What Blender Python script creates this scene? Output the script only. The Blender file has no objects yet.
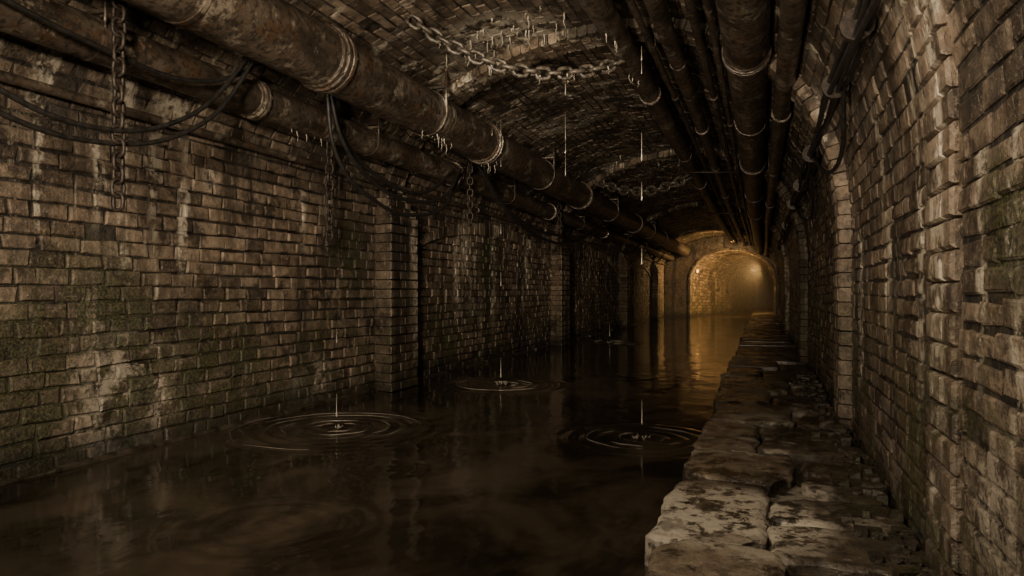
import bpy, math, random
import numpy as np
from mathutils import Vector, noise, Matrix
random.seed(7); np.random.seed(7)
rnd=random.random
def U(a,b): return a+(b-a)*rnd()

# ------------------------------------------------------------------ nodes
class NT:
    def __init__(s,name):
        s.m=bpy.data.materials.new(name); s.m.use_nodes=True
        s.t=s.m.node_tree; s.t.nodes.clear()
        s.out=s.t.nodes.new('ShaderNodeOutputMaterial')
        s.bsdf=s.t.nodes.new('ShaderNodeBsdfPrincipled')
        s.t.links.new(s.bsdf.outputs[0],s.out.inputs[0])
        s.co=s.t.nodes.new('ShaderNodeTexCoord').outputs['Object']
    def put(s,sock,v):
        if isinstance(v,bpy.types.NodeSocket): s.t.links.new(v,sock)
        elif v is not None: sock.default_value=v
    def map(s,scale=(1,1,1),loc=(0,0,0)):
        n=s.t.nodes.new('ShaderNodeMapping'); s.put(n.inputs[0],s.co)
        n.inputs['Scale'].default_value=scale; n.inputs['Location'].default_value=loc
        return n.outputs[0]
    def noise(s,scale,detail=4,rough=.55,vec=None,dist=0.0):
        n=s.t.nodes.new('ShaderNodeTexNoise'); s.put(n.inputs['Vector'],vec or s.co)
        n.inputs['Scale'].default_value=scale; n.inputs['Detail'].default_value=detail
        n.inputs['Roughness'].default_value=rough; n.inputs['Distortion'].default_value=dist
        return n.outputs[0]
    def mth(s,op,a,b=None,clamp=False):
        n=s.t.nodes.new('ShaderNodeMath'); n.operation=op; n.use_clamp=clamp
        s.put(n.inputs[0],a)
        if b is not None: s.put(n.inputs[1],b)
        return n.outputs[0]
    def rng(s,v,a,b,c=0.,d=1.):
        n=s.t.nodes.new('ShaderNodeMapRange'); n.interpolation_type='SMOOTHSTEP'
        s.put(n.inputs[0],v)
        for i,x in enumerate((a,b,c,d)): n.inputs[i+1].default_value=x
        return n.outputs[0]
    def mix(s,f,a,b,mode='MIX'):
        n=s.t.nodes.new('ShaderNodeMix'); n.data_type='RGBA'; n.blend_type=mode
        n.clamp_result=False
        s.put(n.inputs[0],f)
        for k,v in ((6,a),(7,b)):
            if isinstance(v,tuple) and len(v)==3: v=v+(1,)
            s.put(n.inputs[k],v)
        return n.outputs[2]
    def grey(s,v):
        n=s.t.nodes.new('ShaderNodeCombineXYZ')
        for i in range(3): s.put(n.inputs[i],v)
        return n.outputs[0]
    def attr(s,name):
        n=s.t.nodes.new('ShaderNodeAttribute'); n.attribute_name=name
        x=s.t.nodes.new('ShaderNodeSeparateXYZ'); s.put(x.inputs[0],n.outputs['Vector']); return x.outputs
    def xyz(s):
        x=s.t.nodes.new('ShaderNodeSeparateXYZ'); s.put(x.inputs[0],s.co); return x.outputs
    def near(s,p,r,soft=.6):
        n=s.t.nodes.new('ShaderNodeVectorMath'); n.operation='DISTANCE'
        s.put(n.inputs[0],s.co); n.inputs[1].default_value=p
        return s.rng(n.outputs['Value'],r*(1-soft),r,1,0)
    def bump(s,h,strength,dist,prev=None):
        n=s.t.nodes.new('ShaderNodeBump'); s.put(n.inputs['Height'],h)
        n.inputs['Strength'].default_value=strength; n.inputs['Distance'].default_value=dist
        if prev: s.put(n.inputs['Normal'],prev)
        return n.outputs[0]
    def fin(s,col,rough,normal=None,metal=0.,spec=.5):
        if isinstance(col,tuple) and len(col)==3: col=col+(1,)
        s.put(s.bsdf.inputs['Base Color'],col); s.put(s.bsdf.inputs['Roughness'],rough)
        s.put(s.bsdf.inputs['Metallic'],metal); s.put(s.bsdf.inputs['Specular IOR Level'],spec)
        if normal: s.put(s.bsdf.inputs['Normal'],normal)
        return s.m

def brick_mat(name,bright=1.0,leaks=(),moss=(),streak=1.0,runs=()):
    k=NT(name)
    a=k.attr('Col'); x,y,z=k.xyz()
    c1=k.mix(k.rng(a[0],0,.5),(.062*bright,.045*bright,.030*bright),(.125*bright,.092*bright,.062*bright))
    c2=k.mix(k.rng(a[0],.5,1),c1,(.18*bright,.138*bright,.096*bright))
    big=k.noise(.55,4,.6); fine=k.noise(9,6,.65); grit=k.noise(38,4,.7)
    col=k.mix(1.,c2,k.grey(k.rng(big,.34,.66,.5,1.3)),'MULTIPLY')
    col=k.mix(1.,col,k.grey(k.rng(fine,.3,.7,.5,1.45)),'MULTIPLY')
    col=k.mix(k.rng(grit,.54,.66,0,.6),col,(.26*bright,.212*bright,.152*bright))
    col=k.mix(k.rng(k.noise(2.4,7,.74),.52,.61,0,.82),col,(.024,.018,.012))
    mort=k.mix(k.rng(fine,.4,.6),(.009,.007,.005),(.036,.029,.021))
    col=k.mix(a[1],mort,col)
    dk=k.rng(k.noise(1.0,5,.6,k.map((1.3,1.5,.12),(5,9,2)),.4),.53,.61,0,.75)
    col=k.mix(dk,col,(.018,.014,.009))
    st=k.noise(1.0,5,.6,k.map((2.0,2.4,.17)),.4); br=k.noise(7,6,.74)
    m=k.mth('MULTIPLY',k.rng(st,.550,.625),k.rng(z,.2,2.4,.22*streak,.8*streak))
    if runs:
        wn=k.mth('MULTIPLY',k.mth('SUBTRACT',k.noise(1.6,4,.6),.5),.35)
        yw=k.mth('ADD',y,wn)
        for (y0,zt,zb_,wd) in runs:
            d=k.mth('ABSOLUTE',k.mth('SUBTRACT',yw,y0))
            q=k.mth('MULTIPLY',k.rng(d,wd*.2,wd,.85,0),k.mth('MULTIPLY',k.rng(z,zb_-.3,zb_+.5),k.rng(z,zt,zt+.25,1,0)))
            m=k.mth('MAXIMUM',m,q)
    m=k.mth('MULTIPLY',m,k.rng(br,.42,.56))
    for p,r,sr in leaks:
        q=k.mth('MULTIPLY',k.near(p,r),k.rng(k.noise(4.5,6,.75),.43,.54,0,sr))
        m=k.mth('MAXIMUM',m,q)
    col=k.mix(m,col,(.42*bright,.37*bright,.285*bright))
    mo=k.mth('MULTIPLY',k.rng(k.noise(1.1,6,.7),.48,.56),k.rng(z,.6,2.2,.9,0))
    for p,r in moss:
        mo=k.mth('MAXIMUM',mo,k.mth('MULTIPLY',k.near(p,r),k.rng(k.noise(2.6,6,.75),.43,.50)))
    mo=k.mth('MULTIPLY',mo,k.rng(k.noise(9,5,.75),.36,.50))
    col=k.mix(k.mth('MULTIPLY',mo,.9),col,k.mix(k.rng(grit,.4,.6),(.016,.017,.007),(.080,.076,.034)))
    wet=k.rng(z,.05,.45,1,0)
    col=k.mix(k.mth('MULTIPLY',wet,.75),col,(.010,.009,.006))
    ro=k.rng(k.noise(3,4,.6),.35,.65,.36,.72)
    n=k.bump(fine,.9,.03); n=k.bump(grit,.8,.014,n)
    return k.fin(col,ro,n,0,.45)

def stone_mat(name):
    k=NT(name); a=k.attr('Col')
    big=k.noise(1.5,6,.65); fine=k.noise(8,7,.7); gr=k.noise(40,4,.7)
    c=k.mix(k.rng(a[0],0,1),(.060,.047,.033),(.165,.132,.094))
    c=k.mix(1.,c,k.grey(k.rng(fine,.3,.7,.45,1.5)),'MULTIPLY')
    c=k.mix(k.rng(k.noise(2.2,8,.76),.49,.56,0,.88),c,(.020,.016,.011))
    pale=k.mth('MAXIMUM',k.rng(big,.54,.60,0,.45),k.mth('MULTIPLY',k.near((-.25,4.6,.2),.8,.4),k.rng(k.noise(3.5,8,.75),.44,.50)))
    c=k.mix(k.mth('MULTIPLY',pale,k.rng(fine,.38,.5)),c,(.46,.41,.325))
    c=k.mix(k.rng(gr,.6,.7,0,.35),c,(.30,.26,.20))
    ms=k.mth('MULTIPLY',k.rng(k.xyz()[0],.35,.8),k.rng(k.noise(4,6,.75),.45,.55,0,.8))
    c=k.mix(ms,c,(.040,.036,.016))
    n=k.bump(fine,.7,.03); n=k.bump(gr,.5,.01,n)
    return k.fin(c,k.rng(big,.35,.65,.18,.42),n,0,.6)

def pipe_mat(name,b=1.0,leaks=()):
    k=NT(name)
    p=k.noise(2.2,6,.7,k.map((1.5,.7,1.5))); f=k.noise(14,6,.7); g=k.noise(55,4,.7)
    c=k.mix(k.rng(p,.35,.65),(.04*b,.031*b,.022*b),(.125*b,.096*b,.07*b))
    c=k.mix(k.rng(k.noise(2.6,8,.78),.54,.60,0,.75),c,(.28*b,.235*b,.175*b))
    c=k.mix(k.rng(k.noise(3.3,6,.75),.53,.60,0,.75),c,(.085*b,.045*b,.023*b))
    c=k.mix(k.rng(f,.48,.60,0,.8),c,(.018,.014,.009))
    for q,r in leaks:
        c=k.mix(k.mth('MULTIPLY',k.near(q,r),k.rng(k.noise(6,6,.75,k.map((1,2,.5))),.48,.57)),c,(.38,.34,.265))
    n=k.bump(f,.7,.015); n=k.bump(g,.5,.005,n)
    return k.fin(c,k.rng(f,.35,.65,.28,.56),n,.3,.5)

def simple_mat(name,c1,c2,scale=12,rough=.5,metal=0.,bs=.4,bd=.005):
    k=NT(name); f=k.noise(scale,5,.65)
    return k.fin(k.mix(k.rng(f,.35,.65),c1,c2),rough,k.bump(f,bs,bd),metal)

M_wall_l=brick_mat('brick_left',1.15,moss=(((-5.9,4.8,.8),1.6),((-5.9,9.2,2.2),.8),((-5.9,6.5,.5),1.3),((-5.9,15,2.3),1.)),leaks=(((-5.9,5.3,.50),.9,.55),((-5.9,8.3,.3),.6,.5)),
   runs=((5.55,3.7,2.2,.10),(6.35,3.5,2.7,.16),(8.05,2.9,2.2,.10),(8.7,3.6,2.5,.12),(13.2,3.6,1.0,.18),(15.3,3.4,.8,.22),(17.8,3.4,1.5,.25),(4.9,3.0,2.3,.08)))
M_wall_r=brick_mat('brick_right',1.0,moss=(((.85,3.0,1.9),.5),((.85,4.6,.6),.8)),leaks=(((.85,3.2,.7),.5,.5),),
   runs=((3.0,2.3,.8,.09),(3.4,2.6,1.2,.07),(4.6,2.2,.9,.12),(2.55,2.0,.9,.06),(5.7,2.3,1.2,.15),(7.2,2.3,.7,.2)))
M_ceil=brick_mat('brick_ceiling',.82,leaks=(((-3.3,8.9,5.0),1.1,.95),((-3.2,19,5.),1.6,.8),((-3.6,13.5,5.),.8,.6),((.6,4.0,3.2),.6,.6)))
M_rib=brick_mat('brick_rib',1.1,streak=1.2,runs=((3.95,3.4,.9,.14),(4.1,2.0,.3,.09),(10.6,3.4,1.8,.12),(8.1,3.2,1.4,.12)))
M_end=brick_mat('brick_end',1.2,streak=.3)
M_stone=stone_mat('flagstone')
M_foot=simple_mat('wet_footing',(.012,.010,.007),(.06,.048,.034),6,.35,0,.6,.02)
M_pipe=pipe_mat('rusted_pipe',1.0,leaks=(((-4.3,9.3,4.2),.36),((-4.3,11.6,4.2),.42),((-5.2,7.9,3.7),.35)))
M_pipe2=pipe_mat('worn_pipe',1.0)
M_chain=simple_mat('rusty_iron',(.012,.009,.007),(.05,.036,.025),30,.55,.4)
M_chain2=simple_mat('lime_crusted_iron',(.010,.008,.006),(.11,.092,.068),22,.45,.2)
M_cable=simple_mat('cable_rubber',(.006,.0055,.005),(.022,.019,.016),20,.5)
M_calc=simple_mat('calcite',(.20,.175,.13),(.42,.375,.30),18,.35)
M_mud=simple_mat('channel_mud',(.01,.008,.006),(.03,.024,.016),4,.8)

def water_mat():
    k=NT('canal_water')
    a=k.noise(1.3,3,.5,k.map((1.0,.8,1))); b=k.noise(5.,3,.5,k.map((1,.6,1)))
    n=k.bump(a,.35,.045); n=k.bump(b,.3,.010,n)
    s=k.noise(.8,6,.65,k.map((1,.7,1)),.6)
    col=k.mix(k.rng(s,.42,.62),(.013,.010,.0065),(.048,.037,.024))
    m=k.fin(col,k.rng(s,.35,.65,.05,.14),n,0,.5)
    k.bsdf.inputs['IOR'].default_value=1.6
    return m
M_water=water_mat()
k=NT('drip_water'); M_drip=k.fin(k.mix(k.noise(20),(.24,.215,.175),(.40,.365,.305)),.15)
k=NT('water_glint'); M_glint=k.fin(k.mix(k.noise(9),(.07,.06,.046),(.26,.225,.175)),.2)  # pale colour standing in for glints on ripple crests
k=NT('lamp_glass'); k.put(k.bsdf.inputs['Emission Color'],k.mix(k.noise(5),(1,.5,.12),(1,.6,.2))); k.bsdf.inputs['Emission Strength'].default_value=3
M_lamp=k.fin((.8,.5,.2),.3)

# ------------------------------------------------------------------ mesh builder
class MB:
    def __init__(s): s.v=[]; s.f=[]; s.c=[]; s.sm=[]
    def add(s,vs,fs,col=(.5,1,0),smooth=False):
        b=len(s.v); s.v.extend([tuple(p) for p in vs])
        s.f.extend([tuple(i+b for i in f) for f in fs]); s.c.extend([col]*len(vs)); s.sm.extend([smooth]*len(fs))
    def obj(s,name,mat):
        me=bpy.data.meshes.new(name); me.from_pydata(s.v,[],s.f); me.validate(); 
        at=me.color_attributes.new('Col','FLOAT_COLOR','POINT')
        arr=np.ones((len(s.v),4),dtype=np.float32); arr[:,:3]=np.array(s.c,dtype=np.float32); at.data.foreach_set('color',arr.ravel())
        if len(me.polygons)==len(s.sm): me.polygons.foreach_set('use_smooth',s.sm)
        me.materials.append(mat); me.update()
        o=bpy.data.objects.new(name,me); bpy.context.collection.objects.link(o); return o

# ------------------------------------------------------------------ tunnel profile
class Profile:
    def __init__(s,xl,xr,spring,apex,spr=None,er=2.0,zb=-.6,zbr=-.3):
        s.xl,s.xr,s.sp,s.ap=xl,xr,spring,apex; s.spr=spring if spr is None else spr; s.er=er
        s.cx=(xl+xr)/2; s.a=(xr-xl)/2
        pts=[(xl,zb),(xl,spring)]
        for i in range(1,200):
            t=math.pi*(1-i/200); c,sn=math.cos(t),math.sin(t)
            if c>0: x=s.cx+s.a*c**(2/er); z=s.spr+(apex-s.spr)*sn**(2/er)
            else: x=s.cx+s.a*c; z=spring+(apex-spring)*sn
            pts.append((x,z))
        pts+=[(xr,s.spr),(xr,zbr)]
        s.p=np.array(pts); d=np.hypot(*np.diff(s.p,axis=0).T); s.s=np.concatenate([[0],np.cumsum(d)])
        s.L=s.s[-1]; s.s1=spring-zb; s.s2=s.L-(s.spr-zbr)
        ts=np.linspace(0,s.L,3000); s.ts=ts
        s.X=np.interp(ts,s.s,s.p[:,0]); s.Z=np.interp(ts,s.s,s.p[:,1])
        e=.05; t0=np.maximum(ts-e,0); t1=np.minimum(ts+e,s.L)
        dx=np.interp(t1,s.s,s.p[:,0])-np.interp(t0,s.s,s.p[:,0]); dz=np.interp(t1,s.s,s.p[:,1])-np.interp(t0,s.s,s.p[:,1]); l=np.hypot(dx,dz)
        s.NX=dz/l; s.NZ=-dx/l
    def at(s,t,hh=0.):
        i=int(round(min(max(t,0),s.L)/s.L*2999))
        return float(s.X[i]+s.NX[i]*hh), float(s.Z[i]+s.NZ[i]*hh)
    def zc(s,x):
        u=(x-s.cx)/s.a
        if u>0: return s.spr+(s.ap-s.spr)*max(0,1-u**s.er)**(1/s.er)
        return s.sp+(s.ap-s.sp)*math.sqrt(max(0,1-u*u))
MAIN=Profile(-5.95,.87,3.0,5.1,2.2,2.3)
END=Profile(-4.4,.80,2.4,4.35)
YE=46.
def same(x,y,z): return (x,y,z)
def bricks(mb,pr,s0,s1,y0,y1,course,bl,fx=same,miss=.008,joint=.011,hh=(.014,.036)):
    n=max(1,round((s1-s0)/course)); ch=(s1-s0)/n
    for i in range(n):
        a=s0+i*ch; y=y0-(bl/2 if i%2 else 0)-U(0,.04)
        while y<y1:
            L=bl*U(.84,1.14) if rnd()>.14 else bl*.55
            ya,yb=max(y,y0),min(y+L,y1); y+=L
            if yb-ya<.08 or rnd()<miss: continue
            j=joint*U(.5,1.6); h=U(*hh)
            r_=rnd()
            if r_<.06: h*=.35
            elif r_<.1: h*=1.35
            col=(rnd(),1.,0.)
            wav=.010*math.sin(ya*.9+i*.7)
            q=[(ya+j,a+j),(yb-j,a+j),(yb-j,a+ch-j),(ya+j,a+ch-j)]
            cy,cs=(ya+yb)/2,a+ch/2; wob=[(U(-.014,.014),U(-.010,.010)+wav) for _ in q]
            vs=[]
            for lvl,(ins,hf) in enumerate(((0,-.02),(.0,.55),(.012,1.))):
                for (py,ps),(wy,ws) in zip(q,wob):
                    sy=1 if py<cy else -1; ss=1 if ps<cs else -1
                    yy=py+wy+ins*sy; sss=ps+ws+ins*ss
                    hv=hf*h if hf>0 else hf
                    if lvl==2: hv+=U(-.004,.004)
                    x,z=pr.at(sss,hv); vs.append(fx(x,yy,z))
            fs=[(8,9,10,11)]
            for l in (0,4):
                for e in range(4): fs.append((l+e,l+(e+1)%4,l+4+(e+1)%4,l+4+e))
            mb.add(vs,fs,col)
def shell(mb,pr,s0,s1,y0,y1,ny,ns,fx=same):
    vs=[];fs=[]
    for i in range(ny+1):
        y=y0+(y1-y0)*i/ny
        for j in range(ns+1):
            x,z=pr.at(s0+(s1-s0)*j/ns); vs.append(fx(x,y,z))
    w=ns+1
    for i in range(ny):
        for j in range(ns): fs.append((i*w+j,i*w+j+1,(i+1)*w+j+1,(i+1)*w+j))
    mb.add(vs,fs,(.3,0.,0.))
Y0=-2.
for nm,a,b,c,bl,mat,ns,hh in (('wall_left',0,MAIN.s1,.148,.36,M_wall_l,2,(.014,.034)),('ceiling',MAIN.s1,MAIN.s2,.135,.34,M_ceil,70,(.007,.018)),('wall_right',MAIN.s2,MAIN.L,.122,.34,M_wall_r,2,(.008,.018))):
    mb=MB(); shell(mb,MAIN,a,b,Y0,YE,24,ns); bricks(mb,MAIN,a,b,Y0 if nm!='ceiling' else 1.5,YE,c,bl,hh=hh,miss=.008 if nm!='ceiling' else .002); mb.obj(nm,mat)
def far(x,y,z):
    t=min(max((y-YE-1.0)/9.5,0),1); t=t*t*(3-2*t)
    return (.8-(.8-x)*(1-.47*t)+.012*max(0,y-56)**1.6, y, z*(1-.17*t) if z>0 else z)
mb=MB(); shell(mb,END,0,END.L,YE,74,40,70,far); bricks(mb,END,0,END.L,YE,66,.22,.5,far)
ring=[END.at(END.L*i/60) for i in range(61)]
mb.add([far(x,74,z) for x,z in ring],[tuple(range(61))],(.1,0,0))
mb.obj('wall_far_tunnel',M_end)
mb=MB(); vs=[];fs=[]
N=80
for i in range(N+1):
    t=i/N
    def s_of(p):
        if t<.2: return p.s1*t/.2
        if t>.8: return p.s2+(p.L-p.s2)*(t-.8)/.2
        return p.s1+(p.s2-p.s1)*(t-.2)/.6
    for q in (0,.25,.5,.75,1):
        a=MAIN.at(s_of(MAIN)); b=END.at(s_of(END)); vs.append((a[0]*(1-q)+b[0]*q,YE,a[1]*(1-q)+b[1]*q))
for i in range(N):
    for q in range(4): fs.append((i*5+q,i*5+q+1,(i+1)*5+q+1,(i+1)*5+q))
mb.add(vs,fs,(.4,.6,0))
def ribmesh(mb,pr,s0,s1,yl,yr,width,prot,vh=.2,embed=.05,left_extra=0.):
    n=max(2,round((s1-s0)/vh)); ch=(s1-s0)/n
    for i in range(n):
        a=s0+i*ch+.006; b=s0+(i+1)*ch-.006; pj=prot*U(.96,1.03)
        xm,zm=pr.at((a+b)/2); 
        e=max(0,min(1,(3.35-zm)/.5)) if xm<pr.cx else 0
        pj+=left_extra*e; wd=width*(1+.7*e*(left_extra>0))
        cut=.5 if i%2 else .33
        for (wa,wb) in ((-.5,-.5+cut),(-.5+cut,.5)):
            rings=[]; col=(U(.1,1),1.,0.); pk=pj+U(-.006,.006)
            for ins,h in ((0,-embed),(0,pk-.02),(.014,pk)):
                for side,ss in ((0,a+ins),(1,a+ins),(1,b-ins),(0,b-ins)):
                    x,z=pr.at(ss,h); f=(x-pr.xl)/(pr.xr-pr.xl)
                    wy=(wa*wd+.004+ins) if side==0 else (wb*wd-.004-ins)
                    rings.append((x,yl+(yr-yl)*f+wy+U(-.004,.004),z))
            fs=[(8,9,10,11)]
            for l in (0,4):
                for e_ in range(4): fs.append((l+e_,l+(e_+1)%4,l+4+(e_+1)%4,l+4+e_))
            mb.add(rings,fs,col)
ribmesh(mb,END,0,END.L,YE-.02,YE-.02,.5,.12,.25,-.0)
mb.obj('wall_end',M_end)
for yl,yr,pj,le in ((3.3,4.0,.05,0),(10.45,8.15,.13,.26),(20.5,15.5,.15,.3),(31.,25.5,.15,.3),(40.5,37.,.15,.3)):
    mb=MB(); ribmesh(mb,MAIN,0,MAIN.L,yl,yr,.55,pj,.15,left_extra=le); mb.obj('brick_arch_rib',M_rib)
def bay(y0,y1):
    mb=MB(); zs=2.05; ym=(y0+y1)/2; hw=(y1-y0)/2; rise=.85; n=int((y1-y0)*5.2)
    for i in range(n):
        t0=math.pi*(1-i/n)-.004; t1=math.pi*(1-(i+1)/n)+.004
        P=[]
        for t,rr in ((t0,0),(t1,0),(t1,.26),(t0,.26)):
            P.append((ym+(hw+rr*.1)*math.cos(t),zs+(rise+rr)*math.sin(t)))
        vs=[(-5.97,*p) for p in P]+[(-5.95+.085+U(-.008,.008),*p) for p in P]
        mb.add(vs,[(4,5,6,7)]+[(e,(e+1)%4,4+(e+1)%4,4+e) for e in range(4)],(U(.2,1),1,0))
    mb.obj('wall_bay_arch',M_wall_l)
bay(11.0,20.0); bay(21.,30.5); bay(31.5,40.)

# ------------------------------------------------------------------ channel floor & water
mb=MB(); mb.add([(-6.3,Y0,-.6),(1.1,Y0,-.6),(1.1,76,-.6),(-6.3,76,-.6)],[(0,1,2,3)]); mb.obj('floor',M_mud)
RIP=[(-4.71,7.06,1.6,.018),(-4.24,11.3,1.4,.026),(-1.24,7.7,1.1,.018),(-4.5,21.7,1.6,.03),(-3.18,3.97,.9,.011),(-2.4,13.2,.8,.008),(-3.2,5.6,.6,.005)]
xs=np.arange(-5.98,-.38,.028)
ys=np.concatenate([np.arange(Y0,2.6,.3),np.arange(2.6,13.2,.028),np.arange(13.2,24,.09),np.arange(24,74,.8)])
X,Y=np.meshgrid(xs,ys); Z=np.zeros_like(X)
for cx,cy,R,A in RIP:
    d=np.hypot(X-cx,Y-cy); lam=.19 if cy<10 else .24 if cy<13 else .4
    env=np.exp(-(d/(R*.66))**2*.9)*(.3+.7*(np.cos(d*4.2/R*1.2)**2))
    ang=np.arctan2(Y-cy,X-cx)
    Z+=A*env*np.sin(2*math.pi*(d+.015*np.sin(3*ang+cx))/lam)*np.clip((R*1.1-d)/(R*.3),0,1)
n1,n2=X.shape
V=np.stack([X,Y,Z],-1).reshape(-1,3)
I=(np.arange(n1-1)[:,None]*n2+np.arange(n2-1)[None,:]).ravel()
F=np.stack([I,I+1,I+n2+1,I+n2],-1)
me=bpy.data.meshes.new('canal_water'); me.vertices.add(len(V)); me.vertices.foreach_set('co',V.ravel().astype(np.float32))
me.loops.add(F.size); me.loops.foreach_set('vertex_index',F.ravel().astype(np.int32)); me.polygons.add(len(F))
me.polygons.foreach_set('loop_start',np.arange(0,F.size,4,dtype=np.int32)); 
me.update(calc_edges=True); me.validate(); me.polygons.foreach_set('use_smooth',[True]*len(me.polygons)); me.materials.append(M_water)
o=bpy.data.objects.new('canal_water',me); bpy.context.collection.objects.link(o)

mb=MB(); y=Y0
while y<YE:
    L=U(.7,1.3); h=.04+U(-.015,.015); w=.08+U(-.03,.03)
    mb.add([(-5.96,y,-.3),(-5.96+w,y,-.3),(-5.96+w,y,h-.02),(-5.96+w*.7,y,h),(-5.96,y,h+.01),
            (-5.96,y+L-.01,-.3),(-5.96+w,y+L-.01,-.3),(-5.96+w,y+L-.01,h-.02),(-5.96+w*.7,y+L-.01,h),(-5.96,y+L-.01,h+.01)],
           [(1,2,7,6),(2,3,8,7),(3,4,9,8),(0,1,2,3,4),(9,8,7,6,5)],(rnd(),1,0)); y+=L
mb.obj('trim_left_footing',M_foot)

# ------------------------------------------------------------------ stone walkway
mb=MB()
mb.add([(-.42,Y0,-.6),(.86,Y0,-.6),(.86,Y0,.13),(-.42,Y0,.13),(-.42,70,-.6),(.86,70,-.6),(.86,70,.13),(-.42,70,.13)],
       [(0,1,2,3),(3,2,6,7),(0,3,7,4)],(.05,1,0))
seed_col=[.5]
def slab(xa,xb,ya,yb,top,seed):
    st_=.03 if ya<8 else .06 if ya<14 else .2
    nx=max(3,int((xb-xa)/st_)); ny=max(4,int((yb-ya)/st_))
    tx,ty=U(-.015,.015),U(-.02,.02); vs=[];fs=[]; w=nx+1
    def nz(x,y,sc,o): return noise.noise(Vector((x*sc+o,y*sc-o,seed*.37+o)))
    ch=[(U(.05,.24) if rnd()<.6 else .04) for _ in range(4)]
    for j in range(ny+1):
        for i in range(nx+1):
            u,v=i/nx,j/ny; x=xa+(xb-xa)*u; y=ya+(yb-ya)*v
            eu=min(u,1-u)*(xb-xa); ev=min(v,1-v)*(yb-ya); e=min(eu,ev)
            au=max(0,1-eu/.2); av=max(0,1-ev/.2)
            dx=(nz(0 if u<.5 else 9,y,1.4,3)*.09+nz(1,y,6,5)*.025)*au
            dy=(nz(x,0 if v<.5 else 9,1.6,7)*.12+nz(x,2,6,9)*.025)*av
            c=ch[(0 if u<.5 else 1)+(0 if v<.5 else 2)]
            cc=max(0,c-(eu+ev))*.5
            x+=dx+cc*(1 if u<.5 else -1); y+=dy+cc*(1 if v<.5 else -1)
            z=top+tx*(u-.5)+ty*(v-.5)+nz(x,y,1.6,1)*.008+nz(x,y,9,2)*.003-(.010 if e<.022 else 0)-(.014 if e<.006 else 0)
            vs.append((x,y,z))
    for j in range(ny):
        for i in range(nx): fs.append((j*w+i,j*w+i+1,(j+1)*w+i+1,(j+1)*w+i))
    mb.add(vs,fs,(seed_col[0],1,0),True)
    per=[i for i in range(w)]+[j*w+nx for j in range(1,ny+1)]+[ny*w+i for i in range(nx-1,-1,-1)]+[j*w for j in range(ny-1,0,-1)]
    b=len(per); sv=[vs[p] for p in per]+[(vs[p][0]+U(-.01,.01),vs[p][1],-.05) for p in per]
    mb.add(sv,[(q,b+q,b+(q+1)%b,(q+1)%b) for q in range(b)],(.0,1,0),False)
rows=[-1.5,0.2,1.7,2.95,4.05,5.4,6.5,7.9,9.3,10.6,12.2,13.8,15.2]
while rows[-1]<66: rows.append(rows[-1]+U(1.3,2.2))
XM=[.1,.3,.0,.12,.02,.28,-.05,.35,.1,.4,.0,.3]
for r in range(len(rows)-1):
    ya,yb=rows[r],rows[r+1]; xl=-.58+U(-.05,.05); g=.022
    if ya<15:
        xm=XM[r]; seed_col[0]=U(.45,1)
        slab(xl,xm-.012,ya+g,yb-g,.21+U(-.012,.018),r*2.1)
        sh=U(-.5,.1)
        seed_col[0]=U(0,.5)
        slab(xm+.012,.84,ya+g+sh,(ya+yb)/2+sh*.6-g,.19+U(-.015,.012),r*3.3+1); seed_col[0]=U(0,.6); slab(xm+.012,.84,(ya+yb)/2+sh*.6+g,yb-g+min(sh,0),.185+U(-.015,.015),r*3.7+2)
    else: seed_col[0]=rnd(); slab(xl,.84,ya+g,yb-g,.20+U(-.02,.02),r*2.1)
mb.obj('stone_walkway',M_stone)
mb=MB()
for i in range(220):
    y=U(2.2,13); s=U(.015,.06)*(1.3 if rnd()<.2 else .8); x=.82-abs(random.gauss(0,.12))-s*.4; z=.19+s*.3
    vs=[];
    for a in (-1,1):
        for b_ in (-1,1):
            for c in (-1,1): vs.append((x+a*s*U(.5,1),y+b_*s*U(.6,1.3),z+c*s*U(.4,.8)))
    mb.add(vs,[(0,1,3,2),(4,6,7,5),(0,4,5,1),(2,3,7,6),(1,5,7,3),(0,2,6,4)],(rnd()*.5,1,0))
mb.obj('brick_rubble',M_wall_r)

# ------------------------------------------------------------------ pipes
def tube(mb,path,rad,seg=24,smooth=True,cap=True,wob=0):
    vs=[];fs=[]
    n=len(path)
    for i,p in enumerate(path):
        p=Vector(p); d=(Vector(path[min(i+1,n-1)])-Vector(path[max(i-1,0)])).normalized()
        up=Vector((0,0,1)) if abs(d.z)<.9 else Vector((0,1,0))
        a=d.cross(up).normalized(); b=a.cross(d).normalized(); r=rad[i] if isinstance(rad,(list,tuple)) else rad
        for k_ in range(seg):
            t=2*math.pi*k_/seg; rr=r*(1+wob*noise.noise(Vector((math.cos(t)*2,p.y*1.3+p.x,math.sin(t)*2)))) 
            vs.append(p+a*math.cos(t)*rr+b*math.sin(t)*rr)
    for i in range(n-1):
        for k_ in range(seg):
            q=(k_+1)%seg; fs.append((i*seg+k_,i*seg+q,(i+1)*seg+q,(i+1)*seg+k_))
    if cap: fs.append(tuple(range(seg-1,-1,-1))); fs.append(tuple((n-1)*seg+k_ for k_ in range(seg)))
    mb.add(vs,fs,(.5,1,0),smooth)
def box(mb,c,s):
    x,y,z=c;a,b,d=(q/2 for q in s)
    mb.add([(x+i*a,y+j*b,z+l*d) for i in (-1,1) for j in (-1,1) for l in (-1,1)],[(0,1,3,2),(4,6,7,5),(0,4,5,1),(2,3,7,6),(1,5,7,3),(0,2,6,4)])
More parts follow.
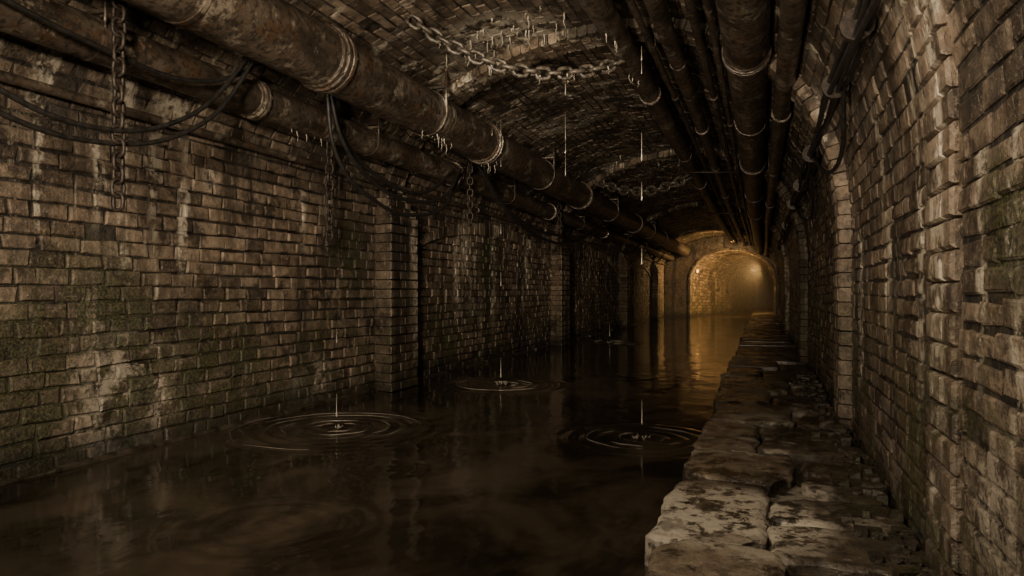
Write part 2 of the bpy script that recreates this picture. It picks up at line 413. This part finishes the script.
def pipe(name,x,z,r,joints,mat,flange=1.18,hang=True,bands=(),seg=28,y1=YE-.01):
    mb=MB(); ys=sorted(set([Y0+.1,y1]+[round(v,3) for v in np.arange(Y0+.1,y1,.5)]))
    tube(mb,[(x+.02*math.sin(y*.21+x),y,z+.015*math.sin(y*.33+z)) for y in ys],r,seg,wob=.03)
    for y in joints:
        px=x+.02*math.sin(y*.21+x); pz=z+.015*math.sin(y*.33+z); f=r*flange; w=max(.04,r*.22)
        for s_ in (-1,1):
            yy=y+s_*w*.62
            tube(mb,[(px,yy-w*.5,pz),(px,yy-w*.35,pz),(px,yy+w*.35,pz),(px,yy+w*.5,pz)],[r*1.02,f,f,r*1.02],seg,smooth=False)
        tube(mb,[(px,y-w*2.2,pz),(px,y-w*1.9,pz),(px,y-w*1.1,pz)],[r*1.0,r*1.06,r*1.06],seg,smooth=False)
        if r>.12:
            for b_ in range(10):
                t=2*math.pi*b_/10; tube(mb,[(px+math.cos(t)*f*.93,y-w*1.35,pz+math.sin(t)*f*.93),(px+math.cos(t)*f*.93,y+w*1.35,pz+math.sin(t)*f*.93)],r*.07,6,smooth=False)
    for y in bands:
        px=x+.02*math.sin(y*.21+x); pz=z+.015*math.sin(y*.33+z); w=max(.02,r*.08)
        tube(mb,[(px,y-w,pz),(px,y-w,pz),(px,y+w,pz),(px,y+w,pz)],[r*.98,r*1.035,r*1.035,r*.98],seg,smooth=False)
        if hang:
            for s_ in (-1,1): 
                tube(mb,[(px+s_*r*.95,y,pz),(px+s_*r*.95,y,MAIN.zc(px+s_*r*.95)-.01)],max(.012,r*.06),8)
            box(mb,(px,y,pz+r*1.08),(r*1.9,.05,.03))
    return mb.obj(name,mat)
pipe('large_water_pipe',-4.6,4.2,.33,[2.2,6.66,11.4,18.3,26.5,34],M_pipe,1.13,True,[4.6,9.2,14.8,22,30])
pipe('medium_steam_pipe',-5.42,3.78,.19,[2.6,6.45,11.9,18.2,25,34],M_pipe,1.2,True,[4.4,8.9,14.9,21.5,29])
pipe('overhead_pipe',-1.62,4.62,.145,[10.8,20],M_pipe2,1.15,True,[15.8])
pipe('overhead_pipe',-1.03,4.54,.10,[13,22],M_pipe2,1.2,True,[9.2,17])
pipe('overhead_pipe',-.17,4.14,.225,[7.8,14.5,23.5],M_pipe2,1.12,True,[11,19])
pipe('overhead_pipe',.22,3.86,.10,[9.5,19],M_pipe2,1.2,True,[14])
pipe('electrical_conduit',-.70,4.52,.05,[10.9,20],M_pipe2,1.3,True,[8.7,16,26],12)
pipe('electrical_conduit',-.52,4.46,.038,[12.5],M_pipe2,1.3,True,[9.9,18],12)
pipe('electrical_conduit',-1.33,4.72,.04,[11.5],M_pipe2,1.3,True,[9.,17],12)
pipe('electrical_conduit',-5.80,3.36,.045,[5.0,9.0,14,19],M_pipe2,1.4,False,[4,7,12,17,22,28],12)
for y in (16.9,26.):
    mb=MB(); 
    tube(mb,[(-1.85,y,4.43),(-.55,y,4.36)],.022,8)
    for x,zb in ((-1.83,4.43),(-.57,4.36)): tube(mb,[(x,y,zb-.02),(x,y,MAIN.zc(x)-.01)],.014,8)
    mb.obj('pipe_hanger_bracket',M_chain)

# ------------------------------------------------------------------ chains
def chain(name,pts,L=.15,mat=None,thick=.115):
    P=[Vector(p) for p in pts]; seg=[0]
    for a,b in zip(P,P[1:]): seg.append(seg[-1]+(b-a).length)
    def at(s):
        for i in range(len(P)-1):
            if s<=seg[i+1]+1e-6: return P[i].lerp(P[i+1],(s-seg[i])/(seg[i+1]-seg[i]))
        return P[-1]
    mb=MB(); s=L*.3; i=0; W=L*.34; w=L*thick; pitch=L*.74
    while s<seg[-1]:
        c=at(s); d=(at(min(s+.02,seg[-1]))-at(max(s-.02,0))).normalized()
        up=Vector((0,1,0)) if abs(d.z)>.8 else Vector((0,0,1))
        a=d.cross(up).normalized(); b=a.cross(d).normalized()
        side=a if i%2 else b; side=(side+(b if i%2 else a)*U(-.25,.25)).normalized(); nrm=d.cross(side).normalized()
        vs=[];fs=[];K=16;S=6
        for q in range(K):
            t=2*math.pi*q/K; st=L*.5-W
            cc=d*(math.cos(t)*W*.95+(st if math.cos(t)>0 else -st)*min(1,abs(math.cos(t))*4))+side*math.sin(t)*W
            rad=(d*math.cos(t)+side*math.sin(t)).normalized()
            for e in range(S):
                p=2*math.pi*e/S; vs.append(c+cc+rad*math.cos(p)*w+nrm*math.sin(p)*w)
        for q in range(K):
            for e in range(S): fs.append((q*S+e,((q+1)%K)*S+e,((q+1)%K)*S+(e+1)%S,q*S+(e+1)%S))
        mb.add(vs,fs,(.5,1,0),True); s+=pitch; i+=1
    return mb.obj(name,mat or M_chain)
def sag(a,b,s,n=30):
    a=Vector(a);b=Vector(b); return [a.lerp(b,i/n)-Vector((0,0,s*4*(i/n)*(1-i/n))) for i in range(n+1)]
chain('hanging_chain',[(-5.0,4.34,4.5),(-5.0,4.34,2.27)],.15)
chain('hanging_chain',[(-5.42,7.95,3.62),(-5.42,7.95,2.25)],.15)
chain('hanging_chain',[(-5.2,12.2,4.3),(-5.2,12.2,2.9)],.15)
chain('hanging_chain',[(-5.2,18.4,4.3),(-5.2,18.4,2.6)],.15)
D1=sag((-3.95,7.45,4.86),(-1.66,8.75,4.50),.36); D2=sag((-4.3,19.2,4.7),(-1.64,17.8,4.5),.35)
chain('draped_ceiling_chain',D1,.19,M_chain2,.15); chain('draped_ceiling_chain',D2,.30,M_chain2,.15)

# ------------------------------------------------------------------ cables
def cables(name,lines,r=.022):
    cu=bpy.data.curves.new(name,'CURVE'); cu.dimensions='3D'; cu.bevel_depth=r; cu.bevel_resolution=3; cu.resolution_u=12
    for pts in lines:
        sp=cu.splines.new('BEZIER'); sp.bezier_points.add(len(pts)-1)
        for b,p in zip(sp.bezier_points,pts): b.co=p; b.handle_left_type=b.handle_right_type='AUTO'
    cu.materials.append(M_cable); o=bpy.data.objects.new(name,cu); bpy.context.collection.objects.link(o); return o
X1=-4.98
cables('sagging_cable',[[(X1-.3,1.6,3.7),(X1,3.0,3.12),(X1,4.0,2.90),(X1,5.0,3.18),(X1+.02,5.75,3.9),(X1+.1,6.0,4.35)],
   [(X1-.3,1.4,3.5),(X1-.05,2.9,2.98),(X1-.05,4.1,2.80),(X1-.02,5.2,3.16),(X1+.02,5.85,3.9),(X1+.1,6.02,4.35)],
   [(X1-.3,1.8,4.1),(X1-.1,3.1,3.75),(X1-.1,4.2,3.6),(X1-.1,5.3,3.62),(X1,6.1,4.0)]],.022)
cables('sagging_cable',[[(X1+.05,7.2,4.15),(X1,7.6,3.5),(X1,8.4,3.08),(X1,9.4,2.98),(X1,10.6,3.2),(X1-.1,11.5,3.8)],
   [(X1+.05,7.15,4.15),(X1-.05,7.55,3.3),(X1-.05,8.5,2.85),(X1-.05,9.6,2.78),(X1-.05,10.8,3.1),(X1-.15,11.6,3.8)],
   [(X1+.05,7.25,4.15),(X1-.1,7.8,3.55),(X1-.1,8.8,3.2),(X1-.1,10.,3.18),(X1-.15,11.3,3.75)]],.028)
cables('sagging_cable',[[(X1,12.0,4.0),(X1,13.2,3.45),(X1,15.2,3.1),(X1,18.,3.1),(X1,21,3.35),(X1,22.6,3.8)],
   [(X1,12.1,4.0),(X1,13.6,3.3),(X1,16,2.9),(X1,19,3.0),(X1,22.6,3.8)],[(X1,23,3.9),(X1,27,3.1),(X1,31,3.8)],[(X1,31.5,3.8),(X1,35,3.1),(X1,39,3.8)]],.032)
L=[]
for i in range(5):
    ox,oz=(.045*(i%3)-.04),(.05*(i//2)-.05)
    L.append([(.58+ox+.02*math.sin(y*1.7+i*2),y,3.28+oz-ox*.6+.035*math.sin(y*.9+i)) for y in np.arange(-1.5,30,.9)])
L.append([(.62,6.2,3.24),(.69,7.0,2.9),(.66,8.0,2.85),(.58,9.3,3.26)])
L.append([(.62,10.2,3.24),(.70,11.2,2.8),(.66,12.9,2.85),(.58,14.3,3.26)])
cables('wall_cable_bundle',L,.021)
mb=MB()
for y in (2.5,4.9,6.3,9.3,12,14.5,19):
    tube(mb,[(.57,y-.03,3.29),(.57,y+.03,3.29)],.105,14,smooth=False); tube(mb,[(.57,y,3.29),(.66,y,3.33)],.02,8)
mb.obj('cable_clamp_set',M_chain)

# ------------------------------------------------------------------ stalactites & drips
mb=MB()
def stal(x,y,z,l,r):
    n=6; tube(mb,[(x+U(-.004,.004)*i,y,z+.03-(l+.03)*i/n) for i in range(n+1)],[r*(1-i/n)**1.3+.002 for i in range(n+1)],7)
for i in range(30):
    x=random.gauss(-3.2,.42); y=random.gauss(8.8,.3); stal(x,y,MAIN.zc(x)-.02,abs(random.gauss(.0,.10))+.03,U(.007,.015))
for i in range(12):
    x=random.gauss(-3.1,.6); y=random.gauss(18.6,.6); stal(x,y,MAIN.zc(x)-.02,abs(random.gauss(.05,.12))+.05,U(.01,.02))
for D_,n in ((D1,12),(D2,9)):
    for i in range(n):
        p=D_[random.randint(2,28)]; stal(p.x,p.y,p.z-.03,U(.05,.14),U(.006,.011))
for i in range(12):
    y=random.gauss(9.5,.3); stal(-4.6+U(-.12,.15),y,4.2-.29,U(.04,.18),U(.007,.014))
for i in range(8): stal(-4.6+U(-.1,.15),random.gauss(11.6,.2),4.2-.29,U(.04,.2),U(.007,.014))
for i in range(6): stal(-1.62+U(-.05,.05),random.choice((7.9,9.4))+U(-.2,.2),4.5,U(.05,.18),U(.006,.011))
for i in range(5): stal(-5.42+U(-.05,.05),random.gauss(7.6,.3),3.61,U(.05,.16),U(.006,.011))
mb.obj('calcite_stalactites',M_calc)
mb=MB()
def stream(x,y,ztop,zbot,dens=.5,r=.0045):
    z=ztop
    while z>zbot:
        l=U(.08,.35)
        if rnd()<dens:
            rr=r*U(.6,1.3); tube(mb,[(x,y,z),(x,y,z-l*.6),(x,y,z-l*.93),(x,y,z-l)],[rr*.3,rr*.5,rr*1.4,rr*.2],6)
        z-=l
stream(-4.24,11.3,4.6,1.6,.5,.005)
def drop(x,y,z,s=1.): tube(mb,[(x,y,z+.34*s),(x,y,z+.1*s),(x,y,z+.03*s),(x,y,z)],[.001,.006*s,.014*s,.003],8)
drop(-4.71,7.06,.13,.8); drop(-1.24,7.7,.15,.8); drop(-4.24,11.3,.12,1.); drop(-4.5,21.7,.2,1.4)
drop(-4.71,7.06,1.0,.5); drop(-1.24,7.7,2.6,.6); drop(-1.24,7.7,1.9,.5)
stream(-1.24,7.7,4.3,3.0,.4,.0045)
stream(-3.35,8.6,4.7,3.6,.5,.004); stream(-2.35,8.6,4.6,3.3,.5,.004); stream(-3.,18.6,4.7,2.6,.3,.008)
for cx,cy,R,A in RIP[:4]:
    for i in range(9):
        t=U(0,6.28); r0=U(.02,.08); h=U(.015,.05)*(1 if cy<10 else 1.5); tube(mb,[(cx+math.cos(t)*r0,cy+math.sin(t)*r0,-.01),(cx+math.cos(t)*r0*1.7,cy+math.sin(t)*r0*1.7,h)],[.009,.002],6)
mb.obj('dripping_water',M_drip)
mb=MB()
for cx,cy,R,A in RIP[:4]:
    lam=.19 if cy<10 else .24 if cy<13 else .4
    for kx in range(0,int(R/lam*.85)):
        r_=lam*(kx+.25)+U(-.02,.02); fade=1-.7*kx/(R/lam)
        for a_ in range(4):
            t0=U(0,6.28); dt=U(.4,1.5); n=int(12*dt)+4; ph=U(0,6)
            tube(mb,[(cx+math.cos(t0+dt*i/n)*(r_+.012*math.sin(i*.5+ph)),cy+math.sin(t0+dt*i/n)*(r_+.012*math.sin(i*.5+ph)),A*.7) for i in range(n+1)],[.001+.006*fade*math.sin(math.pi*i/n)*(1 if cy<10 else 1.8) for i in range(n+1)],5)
mb.obj('ripple_glints',M_glint)  # thin pale arcs paint the light strokes along the ripple rings

# ------------------------------------------------------------------ lamps
mb=MB(); tube(mb,[(-4.3,48.2,3.0),(-4.1,48.2,3.0)],.16,16); lamp_body=mb.obj('bulkhead_lamp',M_chain)
mb=MB(); tube(mb,[(-4.12,48.2,3.0),(-4.04,48.2,3.0),(-3.98,48.2,3.0)],[.13,.11,.03],16); g=mb.obj('glass',M_lamp); g.parent=lamp_body

def light(kind,name,loc,e,col,size=.3,rot=None,spot=None,blend=1.):
    l=bpy.data.lights.new(name,kind); l.energy=e; l.color=col
    if kind=='AREA': l.size=size
    else: l.shadow_soft_size=size
    if spot: l.spot_size=math.radians(spot); l.spot_blend=blend
    o=bpy.data.objects.new(name,l); o.location=loc; bpy.context.collection.objects.link(o)
    if rot is not None: o.rotation_euler=(Vector(rot)-Vector(loc)).to_track_quat('-Z','Y').to_euler()
    return o
C=(1,.83,.63)
light('SPOT','fill_light_main',(-1.2,-.6,3.0),2900,C,.4,(-5.6,8.5,1.9),68,1.)  # added fill spot behind the camera for the left wall, no real lamp
light('SPOT','fill_light_far',(-1.8,-.8,3.2),5200,C,.4,(-3.6,22,2.2),36,1.)  # added narrow fill to carry light down the tunnel
light('SPOT','fill_light_ceiling',(-1.4,-.8,1.0),2300,C,.4,(-1.5,9,5.0),66,1.)  # added unseen fill from below, brightens vault and overhead pipes
light('AREA','fill_light_walkway',(-1.6,1.4,4.3),140,C,.7,(.2,5.2,.4))  # added fill above the frame to brighten the walkway
light('SPOT','fill_light_right',(-3.6,-.5,3.0),720,C,.4,(.87,5.4,1.6),50,1.)  # added out-of-view fill aimed across at the right wall
AM=(1,.60,.23)
light('AREA','amber_lamp_light',(-.2,46.4,3.0),620,AM,.8,(-4.6,48.6,1.8))
light('AREA','amber_lamp_spill',(-1.6,41.6,4.4),280,AM,.5,(-5.2,45.6,2.2))

k=NT('tunnel_mist'); k.t.nodes.remove(k.bsdf); pv=k.t.nodes.new('ShaderNodeVolumePrincipled')
pv.inputs['Density'].default_value=.010; pv.inputs['Color'].default_value=(.9,.8,.65,1); pv.inputs['Anisotropy'].default_value=.0
k.t.links.new(pv.outputs[0],k.out.inputs['Volume'])
mb=MB(); box(mb,(-1.7,49.5,1.9),(5.0,6.6,4.2)); mb.obj('tunnel_mist',k.m)

w=bpy.data.worlds.new('World'); bpy.context.scene.world=w; w.use_nodes=True
w.node_tree.nodes['Background'].inputs[0].default_value=(.9,.76,.58,1); w.node_tree.nodes['Background'].inputs[1].default_value=.6

cam=bpy.data.cameras.new('camera'); cam.sensor_width=36; cam.lens=700/1024*36; cam.clip_end=300
co=bpy.data.objects.new('camera',cam); bpy.context.collection.objects.link(co)
co.location=(0,0,1.6); co.rotation_euler=(math.radians(90+.33),0,math.atan(250/700))
bpy.context.scene.camera=co
